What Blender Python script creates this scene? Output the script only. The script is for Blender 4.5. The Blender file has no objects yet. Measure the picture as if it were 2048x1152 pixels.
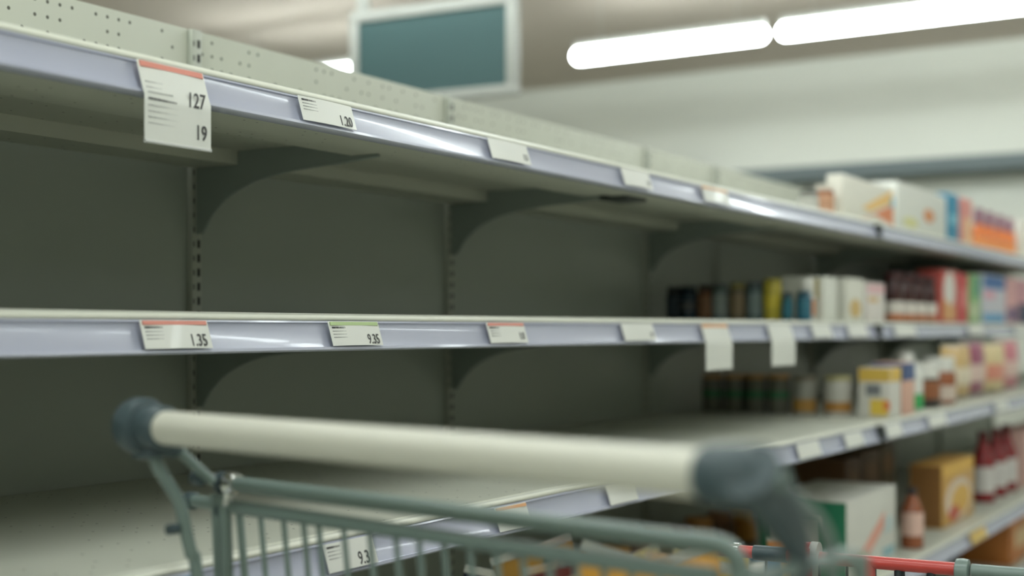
import bpy, bmesh, math, random
from mathutils import Vector, Matrix
random.seed(7)
SC = bpy.context.scene
COL = SC.collection
# ------------------------------------------------------------------ camera frame
F = 2700.0; HZ = 657.0; VP = 2680.0; H = 1.15
T = (VP - 1024) / F
YAW = math.atan(T); CC = math.cos(YAW); SS = math.sin(YAW)
def ray(px, py):
    u = (px - 1024) / F; v = (HZ - py) / F
    return Vector((CC + u * SS, SS - u * CC, v))
CAM = Vector((0, 0, H))
def P(px, py, depth): return CAM + ray(px, py) * depth
def hit(px, py, pt, n):
    d = ray(px, py)
    return CAM + d * ((pt - CAM).dot(n) / d.dot(n))
def rr(px):
    u = (px - 1024) / F
    return (1 + u * T) / (T - u)
def XF(px, Y): return Y * rr(px)
def YF(px, X): return X / rr(px)
def ZY(px, py, Y): return H + (HZ - py) / (VP - px) * Y / CC

# ------------------------------------------------------------------ materials
def lin(c):
    o = []
    for v in c:
        v = v / 255.0
        o.append(v / 12.92 if v <= .04045 else ((v + .055) / 1.055) ** 2.4)
    return (o[0], o[1], o[2], 1.0)
MATS = {}
def mat(name, rgb, rough=.5, metal=0.0, spec=.5, var=.06, scale=8.0, bump=0.0, coat=0.0, trans=0.0):
    if name in MATS: return MATS[name]
    m = bpy.data.materials.new(name); m.use_nodes = True
    nt = m.node_tree; b = nt.nodes['Principled BSDF']
    b.inputs['Roughness'].default_value = rough
    b.inputs['Metallic'].default_value = metal
    b.inputs['Specular IOR Level'].default_value = spec
    b.inputs['Coat Weight'].default_value = coat
    b.inputs['Transmission Weight'].default_value = trans
    tc = nt.nodes.new('ShaderNodeTexCoord')
    nz = nt.nodes.new('ShaderNodeTexNoise'); nz.inputs['Scale'].default_value = scale; nz.inputs['Detail'].default_value = 4
    nt.links.new(tc.outputs['Object'], nz.inputs['Vector'])
    mx = nt.nodes.new('ShaderNodeMix'); mx.data_type = 'RGBA'
    c = lin(rgb)
    mx.inputs[6].default_value = tuple(max(0, x * (1 - var)) for x in c[:3]) + (1,)
    mx.inputs[7].default_value = tuple(min(1, x * (1 + var)) for x in c[:3]) + (1,)
    nt.links.new(nz.outputs['Fac'], mx.inputs[0]); nt.links.new(mx.outputs[2], b.inputs['Base Color'])
    if bump:
        bp = nt.nodes.new('ShaderNodeBump'); bp.inputs['Strength'].default_value = bump; bp.inputs['Distance'].default_value = .002
        nt.links.new(nz.outputs['Fac'], bp.inputs['Height']); nt.links.new(bp.outputs['Normal'], b.inputs['Normal'])
    MATS[name] = m
    return m
def mat_holes(name, rgb, rough, axes, pitch, radius, lo, hi, keep, hole=(40, 42, 36)):
    """sheet metal punched with a grid of round holes between lo and hi on the second axis"""
    m = mat(name, rgb, rough, spec=.35, var=.04)
    nt = m.node_tree; N = nt.nodes; Lk = nt.links
    b = N['Principled BSDF']; src = b.inputs['Base Color'].links[0].from_socket
    tc = N.new('ShaderNodeTexCoord'); sx = N.new('ShaderNodeSeparateXYZ'); Lk.new(tc.outputs['Object'], sx.inputs[0])
    def M(op, a, bb=None, cc=None):
        n = N.new('ShaderNodeMath'); n.operation = op
        for i, v in enumerate((a, bb, cc)):
            if v is None: continue
            if isinstance(v, (int, float)): n.inputs[i].default_value = v
            else: Lk.new(v, n.inputs[i])
        return n.outputs[0]
    A = sx.outputs[axes[0]]; B = sx.outputs[axes[1]]
    fa = M('SUBTRACT', M('FRACT', M('DIVIDE', A, pitch)), .5)
    fb = M('SUBTRACT', M('FRACT', M('DIVIDE', B, pitch)), .5)
    d = M('SQRT', M('ADD', M('MULTIPLY', fa, fa), M('MULTIPLY', fb, fb)))
    inside = M('LESS_THAN', d, radius / pitch)
    ca = M('FLOOR', M('DIVIDE', A, pitch)); cb = M('FLOOR', M('DIVIDE', B, pitch))
    cmb = N.new('ShaderNodeCombineXYZ'); Lk.new(ca, cmb.inputs[0]); Lk.new(cb, cmb.inputs[1])
    wn = N.new('ShaderNodeTexWhiteNoise'); wn.noise_dimensions = '3D'; Lk.new(cmb.outputs[0], wn.inputs['Vector'])
    kp = M('LESS_THAN', wn.outputs['Value'], keep)
    band = M('MULTIPLY', M('GREATER_THAN', B, lo), M('LESS_THAN', B, hi))
    msk = M('MULTIPLY', M('MULTIPLY', inside, kp), band)
    mx = N.new('ShaderNodeMix'); mx.data_type = 'RGBA'
    Lk.new(msk, mx.inputs[0]); Lk.new(src, mx.inputs[6]); mx.inputs[7].default_value = lin(hole)
    Lk.new(mx.outputs[2], b.inputs['Base Color'])
    return m
def mat_emit(name, rgb, strength):
    m = bpy.data.materials.new(name); m.use_nodes = True
    b = m.node_tree.nodes['Principled BSDF']
    b.inputs['Base Color'].default_value = lin((230, 235, 230))
    b.inputs['Emission Color'].default_value = lin(rgb); b.inputs['Emission Strength'].default_value = strength
    return m

CREAM = mat('cream_enamel', (196, 198, 183), .45, spec=.4)
DECK = mat_holes('shelf_deck_enamel', (190, 193, 180), .5, (0, 1), .026, .0019, -10, 10, .22)
PEG = mat_holes('pegboard_enamel', (188, 191, 178), .55, (0, 2), .0254, .0032, .30, 10, .5, (84, 84, 74))
BACKM = mat('back_panel_enamel', (160, 167, 157), .38, spec=.5, var=.05, scale=3)
UPR = mat('upright_enamel', (172, 176, 164), .45)
SLOT = mat('slot_shadow', (22, 26, 24), .8)
BRK = mat('bracket_enamel', (146, 156, 150), .4)
RAIL = mat('price_rail_plastic', (178, 182, 199), .27, spec=.55, var=.03, coat=.25)
RAILEDGE = mat('price_rail_clip', (206, 208, 222), .25, spec=.6)
LIP = mat('shelf_lip_enamel', (222, 224, 210), .4, spec=.45)
DARKP = mat('dark_clip_plastic', (50, 56, 54), .5)
CARD = mat('tag_card', (224, 226, 219), .45, spec=.4, var=.02, coat=.08)
INK = mat('ink', (70, 70, 70), .6)
FINE = mat('fine_print_ink', (160, 162, 160), .6)
RED = mat('tag_red', (220, 142, 126), .5)
ORG = mat('tag_orange', (226, 170, 120), .5)
GRN = mat('tag_green', (176, 200, 140), .5)
BLU = mat('tag_blue', (92, 126, 168), .5)
YEL = mat('tag_yellow', (222, 190, 110), .5)
CLEAR = mat('tag_edge', (214, 216, 214), .15, spec=.7)
CART = mat('cart_grey_metal', (118, 136, 130), .38, spec=.5, metal=.0, coat=.2)
CARTP = mat('cart_dark_plastic', (66, 82, 86), .42, spec=.5)
HANDLE = mat('handle_plastic', (212, 212, 198), .38, spec=.45, var=.02)
CHROME = mat('chrome', (225, 228, 225), .12, metal=1.0)
REDM = mat('red_enamel', (196, 72, 66), .35, coat=.3)
DARKW = mat('dark_wire', (48, 58, 62), .4)
TEAL = mat('sign_teal', (46, 76, 76), .5, var=.05, scale=2)
SIGNF = mat('sign_frame_white', (150, 152, 145), .5)
WALLM = mat('wall_paint', (214, 216, 206), .8, spec=.2, var=.03, scale=1)
CEILM = mat('ceiling_paint', (182, 173, 161), .9, spec=.1, var=.04, scale=1)
BAND = mat('band_paint', (112, 122, 124), .7, spec=.2)
FLOORM = mat('floor_vinyl', (196, 196, 186), .4, var=.06, scale=2)
FIXB = mat('fixture_body', (190, 192, 186), .5)
WASH_FILL = mat_emit('added_wall_wash_glow', (250, 255, 250), 5.0)  # glow of the added strip that brightens the far wall
LAMP = mat_emit('lamp_diffuser', (246, 255, 255), 21.0)

# ------------------------------------------------------------------ mesh helpers
def link(name, bm, m, parent=None, smooth=True, angle=40):
    me = bpy.data.meshes.new(name)
    bmesh.ops.recalc_face_normals(bm, faces=bm.faces[:])
    bm.to_mesh(me); bm.free()
    for x in (m if isinstance(m, (list, tuple)) else [m]): me.materials.append(x)
    if smooth:
        for p in me.polygons: p.use_smooth = True
        me.set_sharp_from_angle(angle=math.radians(angle))
    o = bpy.data.objects.new(name, me); COL.objects.link(o)
    if parent: o.parent = parent
    return o
def tag(o, label, cat, group=None):
    o['label'] = label; o['category'] = cat
    if group: o['group'] = group
    return o
def thing(name, label, cat, loc=(0, 0, 0), group=None):
    o = bpy.data.objects.new(name, None); COL.objects.link(o)
    o.location = loc; o.empty_display_size = .05
    return tag(o, label, cat, group)
def struct(name, bm, m):
    o = link(name, bm, m, smooth=False); o['kind'] = 'structure'
    return o
def box(bm, x0, x1, y0, y1, z0, z1, mi=0, bevel=0.0):
    b2 = bmesh.new()
    bmesh.ops.create_cube(b2, size=1)
    for v in b2.verts:
        v.co = Vector((x0 + (v.co.x + .5) * (x1 - x0), y0 + (v.co.y + .5) * (y1 - y0), z0 + (v.co.z + .5) * (z1 - z0)))
    if bevel:
        bmesh.ops.bevel(b2, geom=b2.edges[:], offset=bevel, segments=2, affect='EDGES', profile=.6)
    for f in b2.faces: f.material_index = mi
    merge(bm, b2)
def merge(bm, b2):
    me = bpy.data.meshes.new('tmp'); b2.to_mesh(me); b2.free(); bm.from_mesh(me); bpy.data.meshes.remove(me)
def extrude_x(bm, prof, x0, x1, mi=0):
    """closed (y, z) outline swept along x"""
    a = [bm.verts.new((x0, y, z)) for y, z in prof]; b = [bm.verts.new((x1, y, z)) for y, z in prof]
    n = len(prof)
    for i in range(n):
        f = bm.faces.new((a[i], a[(i + 1) % n], b[(i + 1) % n], b[i])); f.material_index = mi
    f1 = bm.faces.new(a); f2 = bm.faces.new(b[::-1])
    f1.material_index = f2.material_index = mi
    f1.normal_update(); f2.normal_update()
    bmesh.ops.triangulate(bm, faces=[f1, f2])
def tube(bm, pts, r, seg=14, mi=0, cap=True):
    pts = [Vector(p) for p in pts]
    n = len(pts); rs = r if isinstance(r, (list, tuple)) else [r] * n
    rings = []; up = None
    for i, p in enumerate(pts):
        t = (pts[min(i + 1, n - 1)] - pts[max(i - 1, 0)]).normalized()
        if up is None:
            up = Vector((0, 0, 1)) if abs(t.z) < .9 else Vector((1, 0, 0))
        s = t.cross(up).normalized(); up = s.cross(t).normalized()
        rings.append([bm.verts.new(p + (s * math.cos(a) + up * math.sin(a)) * rs[i]) for a in [2 * math.pi * k / seg for k in range(seg)]])
    for i in range(n - 1):
        for k in range(seg):
            f = bm.faces.new((rings[i][k], rings[i][(k + 1) % seg], rings[i + 1][(k + 1) % seg], rings[i + 1][k])); f.material_index = mi
    if cap:
        for rg in (rings[0], rings[-1]):
            f = bm.faces.new(rg); f.material_index = mi
def smooth_path(pts, k=8):
    """Catmull-Rom through the points"""
    pts = [Vector(p) for p in pts]
    q = [pts[0] * 2 - pts[1]] + pts + [pts[-1] * 2 - pts[-2]]
    out = []
    for i in range(1, len(q) - 2):
        for j in range(k):
            t = j / k
            out.append(.5 * ((2 * q[i]) + (q[i + 1] - q[i - 1]) * t + (2 * q[i - 1] - 5 * q[i] + 4 * q[i + 1] - q[i + 2]) * t * t + (3 * q[i] - q[i - 1] - 3 * q[i + 1] + q[i + 2]) * t ** 3))
    out.append(pts[-1])
    return out
def lathe(bm, prof, c=(0, 0, 0), axis='z', seg=24, mi=0):
    c = Vector(c); rings = []
    for r, z in prof:
        ring = []
        for k in range(seg):
            a = 2 * math.pi * k / seg
            ring.append(bm.verts.new(c + Vector((r * math.cos(a), r * math.sin(a), z))))
        rings.append(ring)
    for i in range(len(rings) - 1):
        for k in range(seg):
            bm.faces.new((rings[i][k], rings[i][(k + 1) % seg], rings[i + 1][(k + 1) % seg], rings[i + 1][k])).material_index = mi
    for rg in (rings[0], rings[-1]): bm.faces.new(rg).material_index = mi
def lathe_on(bm, prof, p, d, seg=24, mi=0):
    """lathe along direction d from p"""
    b2 = bmesh.new(); lathe(b2, prof, seg=seg, mi=mi)
    q = Vector((0, 0, 1)).rotation_difference(Vector(d).normalized())
    bmesh.ops.transform(b2, matrix=Matrix.Translation(p) @ q.to_matrix().to_4x4(), verts=b2.verts[:])
    merge(bm, b2)

# ------------------------------------------------------------------ the room
WX = 9.6; CZ = 3.12
X0R, Y0R, Y1R = -4.0, -5.0, 9.0
bm = bmesh.new(); box(bm, X0R, WX, Y0R, Y1R, -.1, 0); struct('floor', bm, FLOORM)
bm = bmesh.new(); box(bm, X0R, WX, Y0R, Y1R, CZ, CZ + .1); struct('ceiling', bm, CEILM)
bm = bmesh.new(); box(bm, WX, WX + .1, Y0R, Y1R, 0, CZ); struct('wall_far', bm, WALLM)
bm = bmesh.new(); box(bm, X0R - .1, X0R, Y0R, Y1R, 0, CZ); struct('wall_near', bm, WALLM)
bm = bmesh.new(); box(bm, X0R, WX, Y1R, Y1R + .1, 0, CZ); struct('wall_left', bm, WALLM)
bm = bmesh.new(); box(bm, X0R, WX, Y0R - .1, Y0R, 0, CZ); struct('wall_right', bm, WALLM)
PD = .38  # band stands off the wall so the added wall light spreads evenly
bm = bmesh.new(); box(bm, WX - PD, WX - .001, Y0R, 4.35, 2.205, 2.222); box(bm, WX - PD - .018, WX - PD + .002, Y0R, 4.35, 2.205, 2.296, bevel=.003)
struct('trim_1', bm, BAND)

# ------------------------------------------------------------------ gondola
YB = 1.82                                   # face of the back panel
XA, XE = -.6, 8.6
BAYS = [XA, .83, 1.83, 2.672, 3.749, 4.29, 5.3, 6.3, 7.3, 8.6]
TOPZ = H + .555
gond = thing('gondola_frame', 'grey steel gondola frame with slotted uprights and perforated back panels', 'shelving frame', ((XA + XE) / 2, YB, 0))
gx = (XA + XE) / 2
def gl(bm):  # world -> frame-local
    bmesh.ops.translate(bm, verts=bm.verts[:], vec=(-gx, -YB, 0))
for a, b in zip(BAYS[:-1], BAYS[1:]):
    bm = bmesh.new(); box(bm, a + .014, b - .014, YB, YB + .02, .12, 1.46); gl(bm)
    link('back_panel', bm, BACKM, gond)
    bm = bmesh.new(); box(bm, a + .014, b - .014, YB - .002, YB + .02, 1.465, TOPZ, bevel=.002); gl(bm)
    o = link('pegboard_panel', bm, PEG, gond)
for x in BAYS:
    bm = bmesh.new()
    box(bm, x - .0125, x + .0125, YB - .012, YB + .03, .0, TOPZ - .001, bevel=.0015)
    z = .16
    while z < TOPZ - .01:
        box(bm, x + .0005, x + .0075, YB - .0125, YB - .010, z, z + .015, mi=1)
        box(bm, x - .0095, x - .0068, YB - .0125, YB - .010, z + .002, z + .012, mi=1)
        z += .0265
    gl(bm); link('upright', bm, [UPR, SLOT], gond)
bm = bmesh.new(); box(bm, XA, XE, 1.20, YB - .02, .0, .10); gl(bm); link('base_plinth', bm, UPR, gond)

def bracket_mesh(yf, zt, ln):
    """side outline of a cantilever bracket, zt is the shelf underside"""
    y0 = YB - .0132
    low = [(y0, zt - .150), (y0 - .012, zt - .150), (y0 - .04, zt - .112), (y0 - .085, zt - .080), (y0 - .155, zt - .056), (y0 - .25, zt - .044), (y0 - .35, zt - .0385), (y0 - ln, zt - .033)]
    return low + [(y0 - ln, zt - .001), (y0, zt - .001)]
def shelf(name, label, x0, x1, yf, zt, brackets, hang_clip=(), under=.047, group='shelves of the gondola'):
    """cantilever shelf: deck, price rail, brackets; zt is the top of the deck"""
    ox, oy = (x0 + x1) / 2, yf
    root = thing(name, label, 'shelf', (ox, oy, zt), group)
    def loc(bm): bmesh.ops.translate(bm, verts=bm.verts[:], vec=(-ox, -oy, -zt))
    yb = YB - .0145
    pr = [(yf - .002, zt - .002), (yf + .001, zt), (yb, zt), (yb, zt - .045), (yb - .10, zt - .045), (yb - .10, zt - .020),
          (yf + .19, zt - .020), (yf + .19, zt - .042), (yf + .175, zt - .046), (yf + .105, zt - .046), (yf + .10, zt - .050), (yf + .004, zt - .050),
          (yf + .004, zt - .0105), (yf - .001, zt - .010), (yf - .0035, zt - .006)]
    bm = bmesh.new(); extrude_x(bm, pr, x0, x1); loc(bm)
    link('deck', bm, DECK, root, angle=25)
    lipp = [(yf + .006, zt + .0006), (yf + .002, zt + .0002), (yf - .002, zt - .002), (yf - .0042, zt - .0052), (yf - .0048, zt - .0085), (yf - .003, zt - .0104), (yf + .002, zt - .0104), (yf + .006, zt - .004)]
    bm = bmesh.new(); extrude_x(bm, lipp, x0, x1); loc(bm); link('front_lip', bm, LIP, root, angle=60)
    rl = [(yf - .001, zt - .0105), (yf - .0045, zt - .0105), (yf - .0055, zt - .013), (yf - .003, zt - .0145), (yf - .0035, zt - .020),
          (yf - .0055, zt - .028), (yf - .0085, zt - .036), (yf - .0115, zt - .043), (yf - .014, zt - .048), (yf - .0185, zt - .048), (yf - .0195, zt - .0518),
          (yf - .0165, zt - .0545), (yf + .003, zt - .0545), (yf + .003, zt - .0105)]
    bm = bmesh.new(); extrude_x(bm, rl, x0 + .001, x1 - .001); loc(bm)
    rail = link('price_rail', bm, RAIL, root, angle=50)
    for xe in (x0, x1):
        if -.3 < xe < XE - .2:
            s = 1 if xe == x0 else -1
            bm = bmesh.new(); box(bm, xe + s * .0005, xe + s * .012, yf - .0205, yf - .001, zt - .0555, zt - .010, bevel=.002); loc(bm)
            link('rail_end_cap', bm, DARKP, root)
    for xb in brackets:
        bm = bmesh.new()
        pb = bracket_mesh(yf, zt - .016, min(.42, YB - yf - .04))
        extrude_x(bm, pb, xb - .0018, xb + .0018)
        # pressed flange along the curve
        y0 = YB - .012
        tube(bm, smooth_path([(xb, p[0], p[1]) for p in pb[1:8]], 4), .0032, 8)
        loc(bm); link('bracket', bm, BRK, root, angle=30)
    for xc in hang_clip:
        bm = bmesh.new(); box(bm, xc - .05, xc + .05, yf + .06, yf + .13, zt - .058, zt - .047, bevel=.003); loc(bm)
        link('bracket_clip', bm, DARKP, root)
    return root
Y1, Z1 = 1.27, H + .342
Y2, Z2 = 1.27, H + .0215
Y3, Z3 = 1.12, H - .266
Y4, Z4 = 1.07, H - .677
Y5, Z5 = 1.14, .16
XJ = 4.295
UP = [.83, 1.83, 2.672, 3.749]
UPR2 = [5.3, 6.3, 7.3]
shelf('display_shelf', 'empty grey top shelf in front of the perforated strip, near stretch with four price tags', XA, XJ - .004, Y1, Z1, UP, (2.70,))
shelf('display_shelf', 'far stretch of the top shelf carrying white cartons and orange bottles', XJ + .004, XE, Y1, Z1, UPR2)
shelf('display_shelf', 'empty middle shelf at eye level with red and green topped price tags', XA, XJ - .004, Y2, Z2, UP)
shelf('display_shelf', 'far stretch of the eye level shelf with maroon jars and bright packets', XJ + .004, XE, Y2, Z2, UPR2)
XJ3 = 3.80
shelf('display_shelf', 'empty shelf behind the cart handle, speckled with small holes', XA, XJ3 - .004, Y3, Z3, UP)
shelf('display_shelf', 'far stretch of the shelf behind the cart, with the yellow topped box and leaning bags', XJ3 + .004, XE, Y3, Z3, [4.31] + UPR2)
shelf('display_shelf', 'low shelf carrying the green and white carton and red bottles', XA, XE, Y4, Z4, UP + UPR2)
shelf('display_shelf', 'bottom shelf just above the floor with an orange carton', XA, XE, Y5, Z5, [])

# ------------------------------------------------------------------ price tags
SLOPE = Vector((0, -.0085, -.027)).normalized()     # down the face of the rail
def text_mesh(s, size, squeeze):
    cu = bpy.data.curves.new('digits', 'FONT'); cu.body = s; cu.size = size; cu.extrude = .00015
    cu.align_x = 'RIGHT'; cu.resolution_u = 4; cu.offset = size * .012
    ob = bpy.data.objects.new('digits', cu); COL.objects.link(ob)
    dg = bpy.context.evaluated_depsgraph_get(); dg.update()
    me = bpy.data.meshes.new_from_object(ob.evaluated_get(dg))
    bpy.data.objects.remove(ob); bpy.data.curves.remove(cu)
    me.transform(Matrix.Diagonal((squeeze, 1, 1, 1)))
    return me
def price_tag(label, px0, px1, yf, zt, stripe=None, digits=(), height=.0375, fine=True, drop=0.0, tilt=0.0, bold=False, edge=False):
    """px0, px1: where its left and right edges show along the rail. Local frame: x along the shelf, y up the card, z out of it"""
    yy = yf - .006
    x0, x1 = XF(px0, yy), XF(px1, yy); w = x1 - x0
    zc = zt - .0125
    root = thing('price_tag', label, 'price tag', (x0, yy, zc), 'price tags on the shelf rails')
    ex = Vector((1, 0, 0)); ey = -SLOPE; ez = ex.cross(ey)
    if ez.y > 0: ez = -ez
    Mx = Matrix((ex, ey, ez)).transposed().to_4x4()
    Mx.translation = Vector((x0, yy, zc)) + ez * .0042
    root.matrix_world = Mx @ Matrix.Rotation(tilt, 4, 'Z')
    bm = bmesh.new()
    # slightly bowed card; a hanging one bends to the vertical below the rail
    nx, t = 8, .0008
    AB = math.atan2(.0085, .027)
    def path(q):
        if q <= .042: return -q, 0.0
        return -.042 - (q - .042) * math.cos(AB), .002 - (q - .042) * math.sin(AB)
    ns = 4 if height < .05 else 9
    top, bot = [], []
    for j in range(ns + 1):
        a, b = [], []; y, zp = path(height * j / ns)
        for i in range(nx + 1):
            x = w * i / nx; bow = .0015 * math.sin(math.pi * i / nx)
            a.append(bm.verts.new((x, y, zp + bow + t))); b.append(bm.verts.new((x, y, zp + bow)))
        top.append(a); bot.append(b)
    for j in range(ns):
        for i in range(nx):
            bm.faces.new((top[j][i], top[j + 1][i], top[j + 1][i + 1], top[j][i + 1]))
            bm.faces.new((bot[j][i], bot[j][i + 1], bot[j + 1][i + 1], bot[j + 1][i]))
    for i in range(nx):
        bm.faces.new((top[0][i], top[0][i + 1], bot[0][i + 1], bot[0][i])); bm.faces.new((top[ns][i], bot[ns][i], bot[ns][i + 1], top[ns][i + 1]))
    for j in range(ns):
        bm.faces.new((top[j][0], bot[j][0], bot[j + 1][0], top[j + 1][0])); bm.faces.new((top[j][nx], top[j + 1][nx], bot[j + 1][nx], bot[j][nx]))
    link('card', bm, CARD, root)
    zo = .0026
    if stripe:
        bm = bmesh.new(); hs = .0052 if height < .05 else .0075
        box(bm, w * .03, w * .97, -hs - .0012, -.0012, .0003, zo)
        link('header_stripe', bm, stripe, root)
    zd = zo
    for s, size, xr, yb in digits:
        me = text_mesh(s, size * 1.22, .80); me.materials.append(INK)
        o = bpy.data.objects.new('price_digits', me); COL.objects.link(o); o.parent = root
        yq, zq = path(-yb); o.location = (w * xr, yq, zq + zd - .0003)
        if -yb > .042: o.rotation_euler = (AB, 0, 0)
    if fine:
        bm = bmesh.new(); rnd = random.Random(px0)
        n = 4 if height < .05 else 8
        y = -.0085 if stripe else -.004
        if height > .05: y = -.028
        for k in range(n):
            head = (k == 0 and height < .05) or (k == 3 and height > .05)
            x = w * .05; xe = w * (rnd.uniform(.28, .42) if not head else .36)
            if height > .05: xe += w * .1
            hh = .0026 if head else .0011
            while x < xe:
                l = rnd.uniform(.0005, .0013)
                yq, zq = path(-y); box(bm, x, x + l, yq - hh, yq, zq + zd - .0014, zq + zd - .0006, mi=1 if head else 0); x += l + rnd.uniform(.0006, .0013)
            y -= hh + (.0036 if height < .05 else .0062)
        link('small_print', bm, [FINE, INK], root)
    if edge:
        bm = bmesh.new(); yq, zq = path(height); tube(bm, [(0, yq, zq + .001), (w, yq, zq + .001)], .0022, 8)
        link('bottom_edge', bm, CLEAR, root)
    return root
# top shelf
price_tag('large hanging price tag with red stripe reading 127 and 19 on the top shelf', 267, 400, Y1, Z1, RED, (('127', .022, .90, -.053), ('19', .022, .93, -.093)), height=.104, edge=True)
price_tag('white price tag reading 1.20 in the top shelf rail', 590, 697, Y1, Z1, None, (('1.20', .0180, .93, -.0345),))
price_tag('price tag catching the light in the top shelf rail, third along', 970, 1048, Y1, Z1, None, (('1.5', .013, .93, -.030),), fine=False)
price_tag('pale price tag in the top shelf rail above the dark bracket clip', 1237, 1293, Y1, Z1, None, (('1.9', .013, .93, -.030),), fine=False)
price_tag('white price tag with orange end in the top shelf rail, last before the cartons', 1398, 1450, Y1, Z1, ORG, (), fine=False)
# middle shelf
price_tag('red topped price tag reading 1.35 in the eye level shelf rail', 273, 408, Y2, Z2, RED, (('1.35', .0185, .93, -.0345),))
price_tag('green topped price tag reading 9.35 in the eye level shelf rail', 650, 750, Y2, Z2, GRN, (('9.35', .0175, .94, -.0350),))
price_tag('red topped price tag reading 1.0 in the eye level shelf rail', 967, 1042, Y2, Z2, RED, (('1.0', .0150, .92, -.0310),))
price_tag('plain white price tag between the red topped tag and the hanging tags', 1237, 1300, Y2, Z2, None, (('1.9', .012, .92, -.030),), fine=False)
price_tag('longer of the two tags hanging below the eye level shelf, orange topped', 1397, 1450, Y2, Z2, ORG, (), height=.110, fine=False)
price_tag('shorter of the two tags hanging below the eye level shelf', 1530, 1577, Y2, Z2, None, (), height=.110, fine=False)
price_tag('small white tag on the eye level rail just past the hanging tags', 1618, 1656, Y2, Z2, fine=False)
price_tag('small white tag on the eye level rail just before the rail joint', 1690, 1728, Y2, Z2, fine=False)
price_tag('small white tag on the eye level rail just after the rail joint', 1783, 1826, Y2, Z2, fine=False)
price_tag('small white tag on the eye level rail below the red and green packets', 1932, 1962, Y2, Z2, fine=False)
price_tag('small white tag on the eye level rail at the frame edge', 2026, 2056, Y2, Z2, fine=False)
# lower shelf
price_tag('blue topped price tag low behind the cart upright', 268, 384, Y3, Z3, BLU, (), fine=False)
price_tag('white price tag reading 9.3 seen through the cart wires', 640, 738, Y3, Z3, None, (('9.3', .0200, .83, -.0350),))
price_tag('orange topped price tag above the cart grid', 983, 1046, Y3, Z3, ORG, (('1.4', .012, .92, -.0310),), fine=False)
price_tag('white price tag just under the cart handle', 1206, 1262, Y3, Z3, None, (), fine=False)
price_tag('white tag on the lower rail beside the dark end of the cart handle', 1588, 1632, Y3, Z3, fine=False)
price_tag('white tag on the lower rail just before its joint', 1683, 1718, Y3, Z3, fine=False)
price_tag('white tag on the lower rail just after its joint', 1766, 1796, Y3, Z3, fine=False)
price_tag('white tag on the lower rail below the white bottle', 1852, 1886, Y3, Z3, fine=False)
price_tag('white tag on the lower rail below the tan bag', 1985, 2010, Y3, Z3, fine=False)
o = price_tag('yellow price tag on the low shelf below the yellow carton', 1936, 1966, Y4, Z4, fine=False)
o.children[0].data.materials[0] = YEL

# ------------------------------------------------------------------ goods
def C(rgb, rough=.45): return mat('pack_%02x%02x%02x' % rgb, rgb, rough, var=.05, scale=30)
WHITE = (218, 218, 208)
def carton(name, label, cat, x0, x1, y0, y1, z, h, col, front=(), side=(), group=None, flap=True):
    """printed carton; front = patches on the aisle face, side = patches on the face towards the near end, in 0..1"""
    x0, x1 = min(x0, x1), max(x0, x1); w, d = x1 - x0, y1 - y0
    root = thing(name, label, cat, (x0, y0, z), group)
    bm = bmesh.new(); box(bm, 0, w, 0, d, 0, h, bevel=min(.004, w * .1))
    link('carton_body', bm, C(col), root)
    if flap:
        bm = bmesh.new(); box(bm, w * .03, w * .97, d * .5 - .0008, d * .5 + .0008, h - .0002, h + .0006)
        link('flap_seam', bm, C(tuple(int(c * .75) for c in col)), root)
    for k_, (pts, c) in enumerate(front):
        e_ = -.0008 - .0007 * k_
        bm = bmesh.new(); a = [bm.verts.new((w * p, e_, h * q)) for p, q in pts]; b = [bm.verts.new((w * p, .001, h * q)) for p, q in pts]
        n = len(a); bm.faces.new(a); bm.faces.new(b[::-1])
        for i in range(n): bm.faces.new((a[i], a[(i + 1) % n], b[(i + 1) % n], b[i]))
        link('printed_panel', bm, C(c), root, smooth=False)
    for k_, (pts, c) in enumerate(side):
        e_ = -.0008 - .0007 * k_
        bm = bmesh.new(); a = [bm.verts.new((e_, d * p, h * q)) for p, q in pts]; b = [bm.verts.new((.001, d * p, h * q)) for p, q in pts]
        n = len(a); bm.faces.new(a); bm.faces.new(b[::-1])
        for i in range(n): bm.faces.new((a[i], a[(i + 1) % n], b[(i + 1) % n], b[i]))
        link('printed_panel', bm, C(c), root, smooth=False)
    return root
def R4(a, b, c, d): return [(a, c), (b, c), (b, d), (a, d)]
def disc(cx, cy, rx, ry, n=14): return [(cx + rx * math.cos(2 * math.pi * k / n), cy + ry * math.sin(2 * math.pi * k / n)) for k in range(n)]
def turned(name, label, cat, x, y, z, parts, group=None):
    """parts: (part name, [(radius, height)...], colour, roughness)"""
    root = thing(name, label, cat, (x, y, z), group)
    for pn, prof, c, ro in parts:
        bm = bmesh.new(); lathe(bm, prof); link(pn, bm, C(c, ro), root, angle=35)
    return root
def jar(label, x, y, z, r, h, body, lid, lab=None, name='jar', cat='jar', group=None, lab_lo=.15, lab_hi=.7, lid_f=.16):
    hb = h * (1 - lid_f)
    ps = [('glass_body', [(r * .85, .0), (r * .98, h * .03), (r, h * .08), (r, hb * .86), (r * .93, hb * .95), (r * .84, hb)], body, .2),
          ('lid', [(r * .86, hb + .0005), (r * .90, hb + .002), (r * .90, h - .003), (r * .84, h)], lid, .35)]
    if lab: ps.append(('label_band', [(r * 1.004, h * lab_lo), (r * 1.012, h * lab_lo), (r * 1.012, h * lab_hi), (r * 1.004, h * lab_hi)], lab, .5))
    return turned(name, label, cat, x, y, z, ps, group)
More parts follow.
